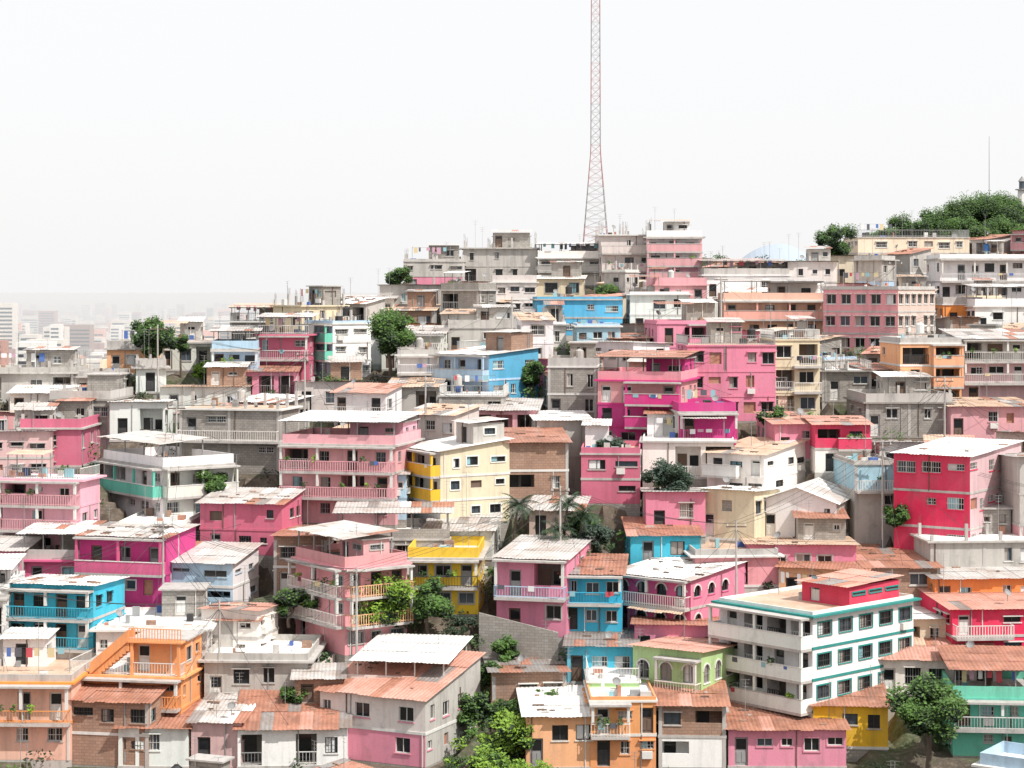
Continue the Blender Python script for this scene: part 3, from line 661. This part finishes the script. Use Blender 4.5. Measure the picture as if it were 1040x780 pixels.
# ---------------- lattice mast
p=Part(); mx=12.07; my=284; mz=float(ground(mx,my)); HT=52; nseg=44
def hw(t): z=t*HT; return 2.05*(1-z/17)+.68*(z/17) if z<17 else .68-.12*(z-17)/35
for i in range(nseg):
    a,b2=i/nseg,(i+1)/nseg; k='mastred' if (i//5)%2==0 else 'mastgrey'; q=[(-1,-1),(1,-1),(1,1),(-1,1)]
    A=[(sx*hw(a),sy*hw(a),a*HT) for sx,sy in q]; Bq=[(sx*hw(b2),sy*hw(b2),b2*HT) for sx,sy in q]
    for j in range(4):
        j2=(j+1)%4; p.tube(A[j],Bq[j],.055,.055,k,5,False); p.tube(A[j],Bq[j2],.025,.025,k,4,False); p.tube(A[j2],Bq[j],.025,.025,k,4,False); p.tube(Bq[j],Bq[j2],.025,.025,k,4,False)
p.make('lattice_radio_mast',None,(mx,my,mz-1))
p=Part(); p.tube((0,0,0),(0,0,9),.06,.03,'steel',5); p.make('antenna_pole',None,(70.3,290,14))
p=Part(); p.tube((0,0,0),(0,0,8),.9,.6,'white',12); p.tube((0,0,8),(0,0,8.15),1,1,'slab',12); p.tube((0,0,8.15),(0,0,9.3),.45,.45,'glass2',10); p.tube((0,0,9.3),(0,0,10.1),.6,.05,'steel',12)
p.make('lighthouse',None,(77.2,298,7.5))
# ---------------- poles & wires
pl=[]
for x,y in [(-40,150),(-28,158),(-12,152),(4,163),(18,158),(32,170),(-30,176),(-8,182),(14,190),(30,196),(44,205),(-36,200),(0,214),(24,226),(46,236),(52,160),(40,182),(-20,190),(-22,148)]:
    z=float(ground(x,y)); p=Part(); p.tube((0,0,-1),(0,0,7.6),.11,.07,'slab',8); p.box(-.8,.8,-.05,.05,7.1,7.2,'brown')
    for q in(-.7,0,.7): p.tube((q,0,7.2),(q,0,7.4),.05,.04,'frame',6)
    p.make('utility_pole',None,(x,y,z)); pl.append((x,y,z))
p=Part()
def wire(A,Bv,sag,r=.016):
    A=Vector(A);Bv=Vector(Bv); pr=A
    for i in range(1,11):
        t=i/10; q=A.lerp(Bv,t)+Vector((0,0,-4*sag*t*(1-t))); p.tube(pr,q,r,r,'dark',4,False); pr=q
for i in range(len(pl)):
    for j in range(i+1,len(pl)):
        a,b2=pl[i],pl[j]
        if math.dist(a,b2)<23:
            for q in(-.7,0,.7): wire((a[0]+q,a[1],a[2]+7.4),(b2[0]+q,b2[1],b2[2]+7.4),.7+q*.1)
    a=pl[i]
    for f in FOOT:
        cx=f[0]+f[2]*f[4]/2; cy=f[1]-f[3]*f[4]/2
        if math.hypot(cx-a[0],cy-a[1])<11: wire((a[0],a[1],a[2]+6.9),(cx,cy,f[6]+2.6),.4)
p.make('power_cables')
p=Part(); z=float(ground(0,154.9))
p.hexa([(-2.6,154.9,z-4),(-2.6,154.9,z+2.2),(-2.6,155.2,z-4),(-2.6,155.2,z+2.2),(3.6,153.4,z-4),(3.6,153.4,z+.9),(3.6,153.7,z-4),(3.6,153.7,z+.9)],'concrete')
p.make('retaining_wall')
# ---------------- distant city
p=Part(); cr=random.Random(3)
for _ in range(6500):
    y=850*math.exp(cr.uniform(0,2.1)); x=y*cr.uniform(-.42,.2); w=cr.uniform(6,22); d=cr.uniform(8,20); h=cr.choice([4,6,7,9,10,12]) if cr.random()<.93 else cr.uniform(16,34)
    k=cr.choice(['offwhite','white','plaster','concrete','cream','tinr','brick','salmon']); p.box(x,x+w,y,y+d,-55,-55+h,k)
    if h>15:
        for f in range(1,int(h/3)): p.box(x+1,x+w-1,y-.1,y,-55+f*3,-55+f*3+1.3,'glass')
for x,y,w,h in ((-388,1500,16,46.8),(-349,1500,17,28.8),(-364,1700,20,16),(-378,1900,18,28.4),(-478,2200,16,23),(-344,1400,13,25),(-297,1250,23,25)):
    p.box(x-w/2,x+w/2,y,y+15,-55,-55+h,'offwhite')
    for f in range(1,int(h/3)): p.box(x-w/2+1,x+w/2-1,y-.1,y,-55+f*3,-55+f*3+1.4,'glass')
p.make('distant_city')
bpy.ops.mesh.primitive_cube_add(size=1,location=(0,10700,-31)); hz=bpy.context.object; hz.name='haze'; hz.scale=(24000,20000,56)
m=bpy.data.materials.new('haze'); m.use_nodes=True; nt=m.node_tree; nt.nodes.remove(nt.nodes['Principled BSDF']); vsn=N(nt,'ShaderNodeVolumeScatter'); vsn.inputs['Color'].default_value=(.82,.92,1,1); vsn.inputs['Density'].default_value=.00085
nt.links.new(vsn.outputs[0],nt.nodes['Material Output'].inputs['Volume']); hz.data.materials.append(m)
p=Part(); n=60
hh=lambda t: -75+215*(math.exp(-((t-.52)/.24)**2)+.2*math.exp(-((t-.2)/.12)**2)+.012*math.sin(t*31)*math.sin(t*17+1))
for i in range(n):
    a,b2=i/n,(i+1)/n; xa=300+a*900; xb=300+b2*900
    p.poly([(xa,5200,-60),(xb,5200,-60),(xb,5700,hh(b2)),(xa,5700,hh(a))],'mist')
p.make('distant_mountain')
# ---------------- sun & sky
SE=math.radians(52); AZ=math.radians(130)
sd=Vector((math.sin(AZ)*math.cos(SE),math.cos(AZ)*math.cos(SE),math.sin(SE)))
L=bpy.data.lights.new('sun','SUN'); L.energy=4.9; L.angle=math.radians(.5); L.color=(1,.96,.9); lo=bpy.data.objects.new('sun',L); lo.rotation_euler=sd.to_track_quat('Z','Y').to_euler(); bpy.context.scene.collection.objects.link(lo)
wd=bpy.data.worlds.new('World'); bpy.context.scene.world=wd; wd.use_nodes=True; nt=wd.node_tree; bg=nt.nodes['Background']
sk=N(nt,'ShaderNodeTexSky'); sk.sky_type='NISHITA'; sk.sun_disc=False; sk.sun_elevation=SE; sk.sun_rotation=AZ; sk.dust_density=4
nt.links.new(mixc(nt,.82,sk.outputs[0],(10.2,10.15,10.2)),bg.inputs[0]); bg.inputs[1].default_value=.11
sc=bpy.context.scene; sc.view_settings.view_transform='Standard'; sc.view_settings.look='None'; sc.view_settings.exposure=0
cam=bpy.data.cameras.new('camera'); co=bpy.data.objects.new('camera',cam); sc.collection.objects.link(co); sc.camera=co
cam.sensor_width=36; cam.lens=69.2; cam.clip_end=100000; co.location=(0,0,0); co.rotation_euler=(math.pi/2,0,0); cam.shift_y=-.0894
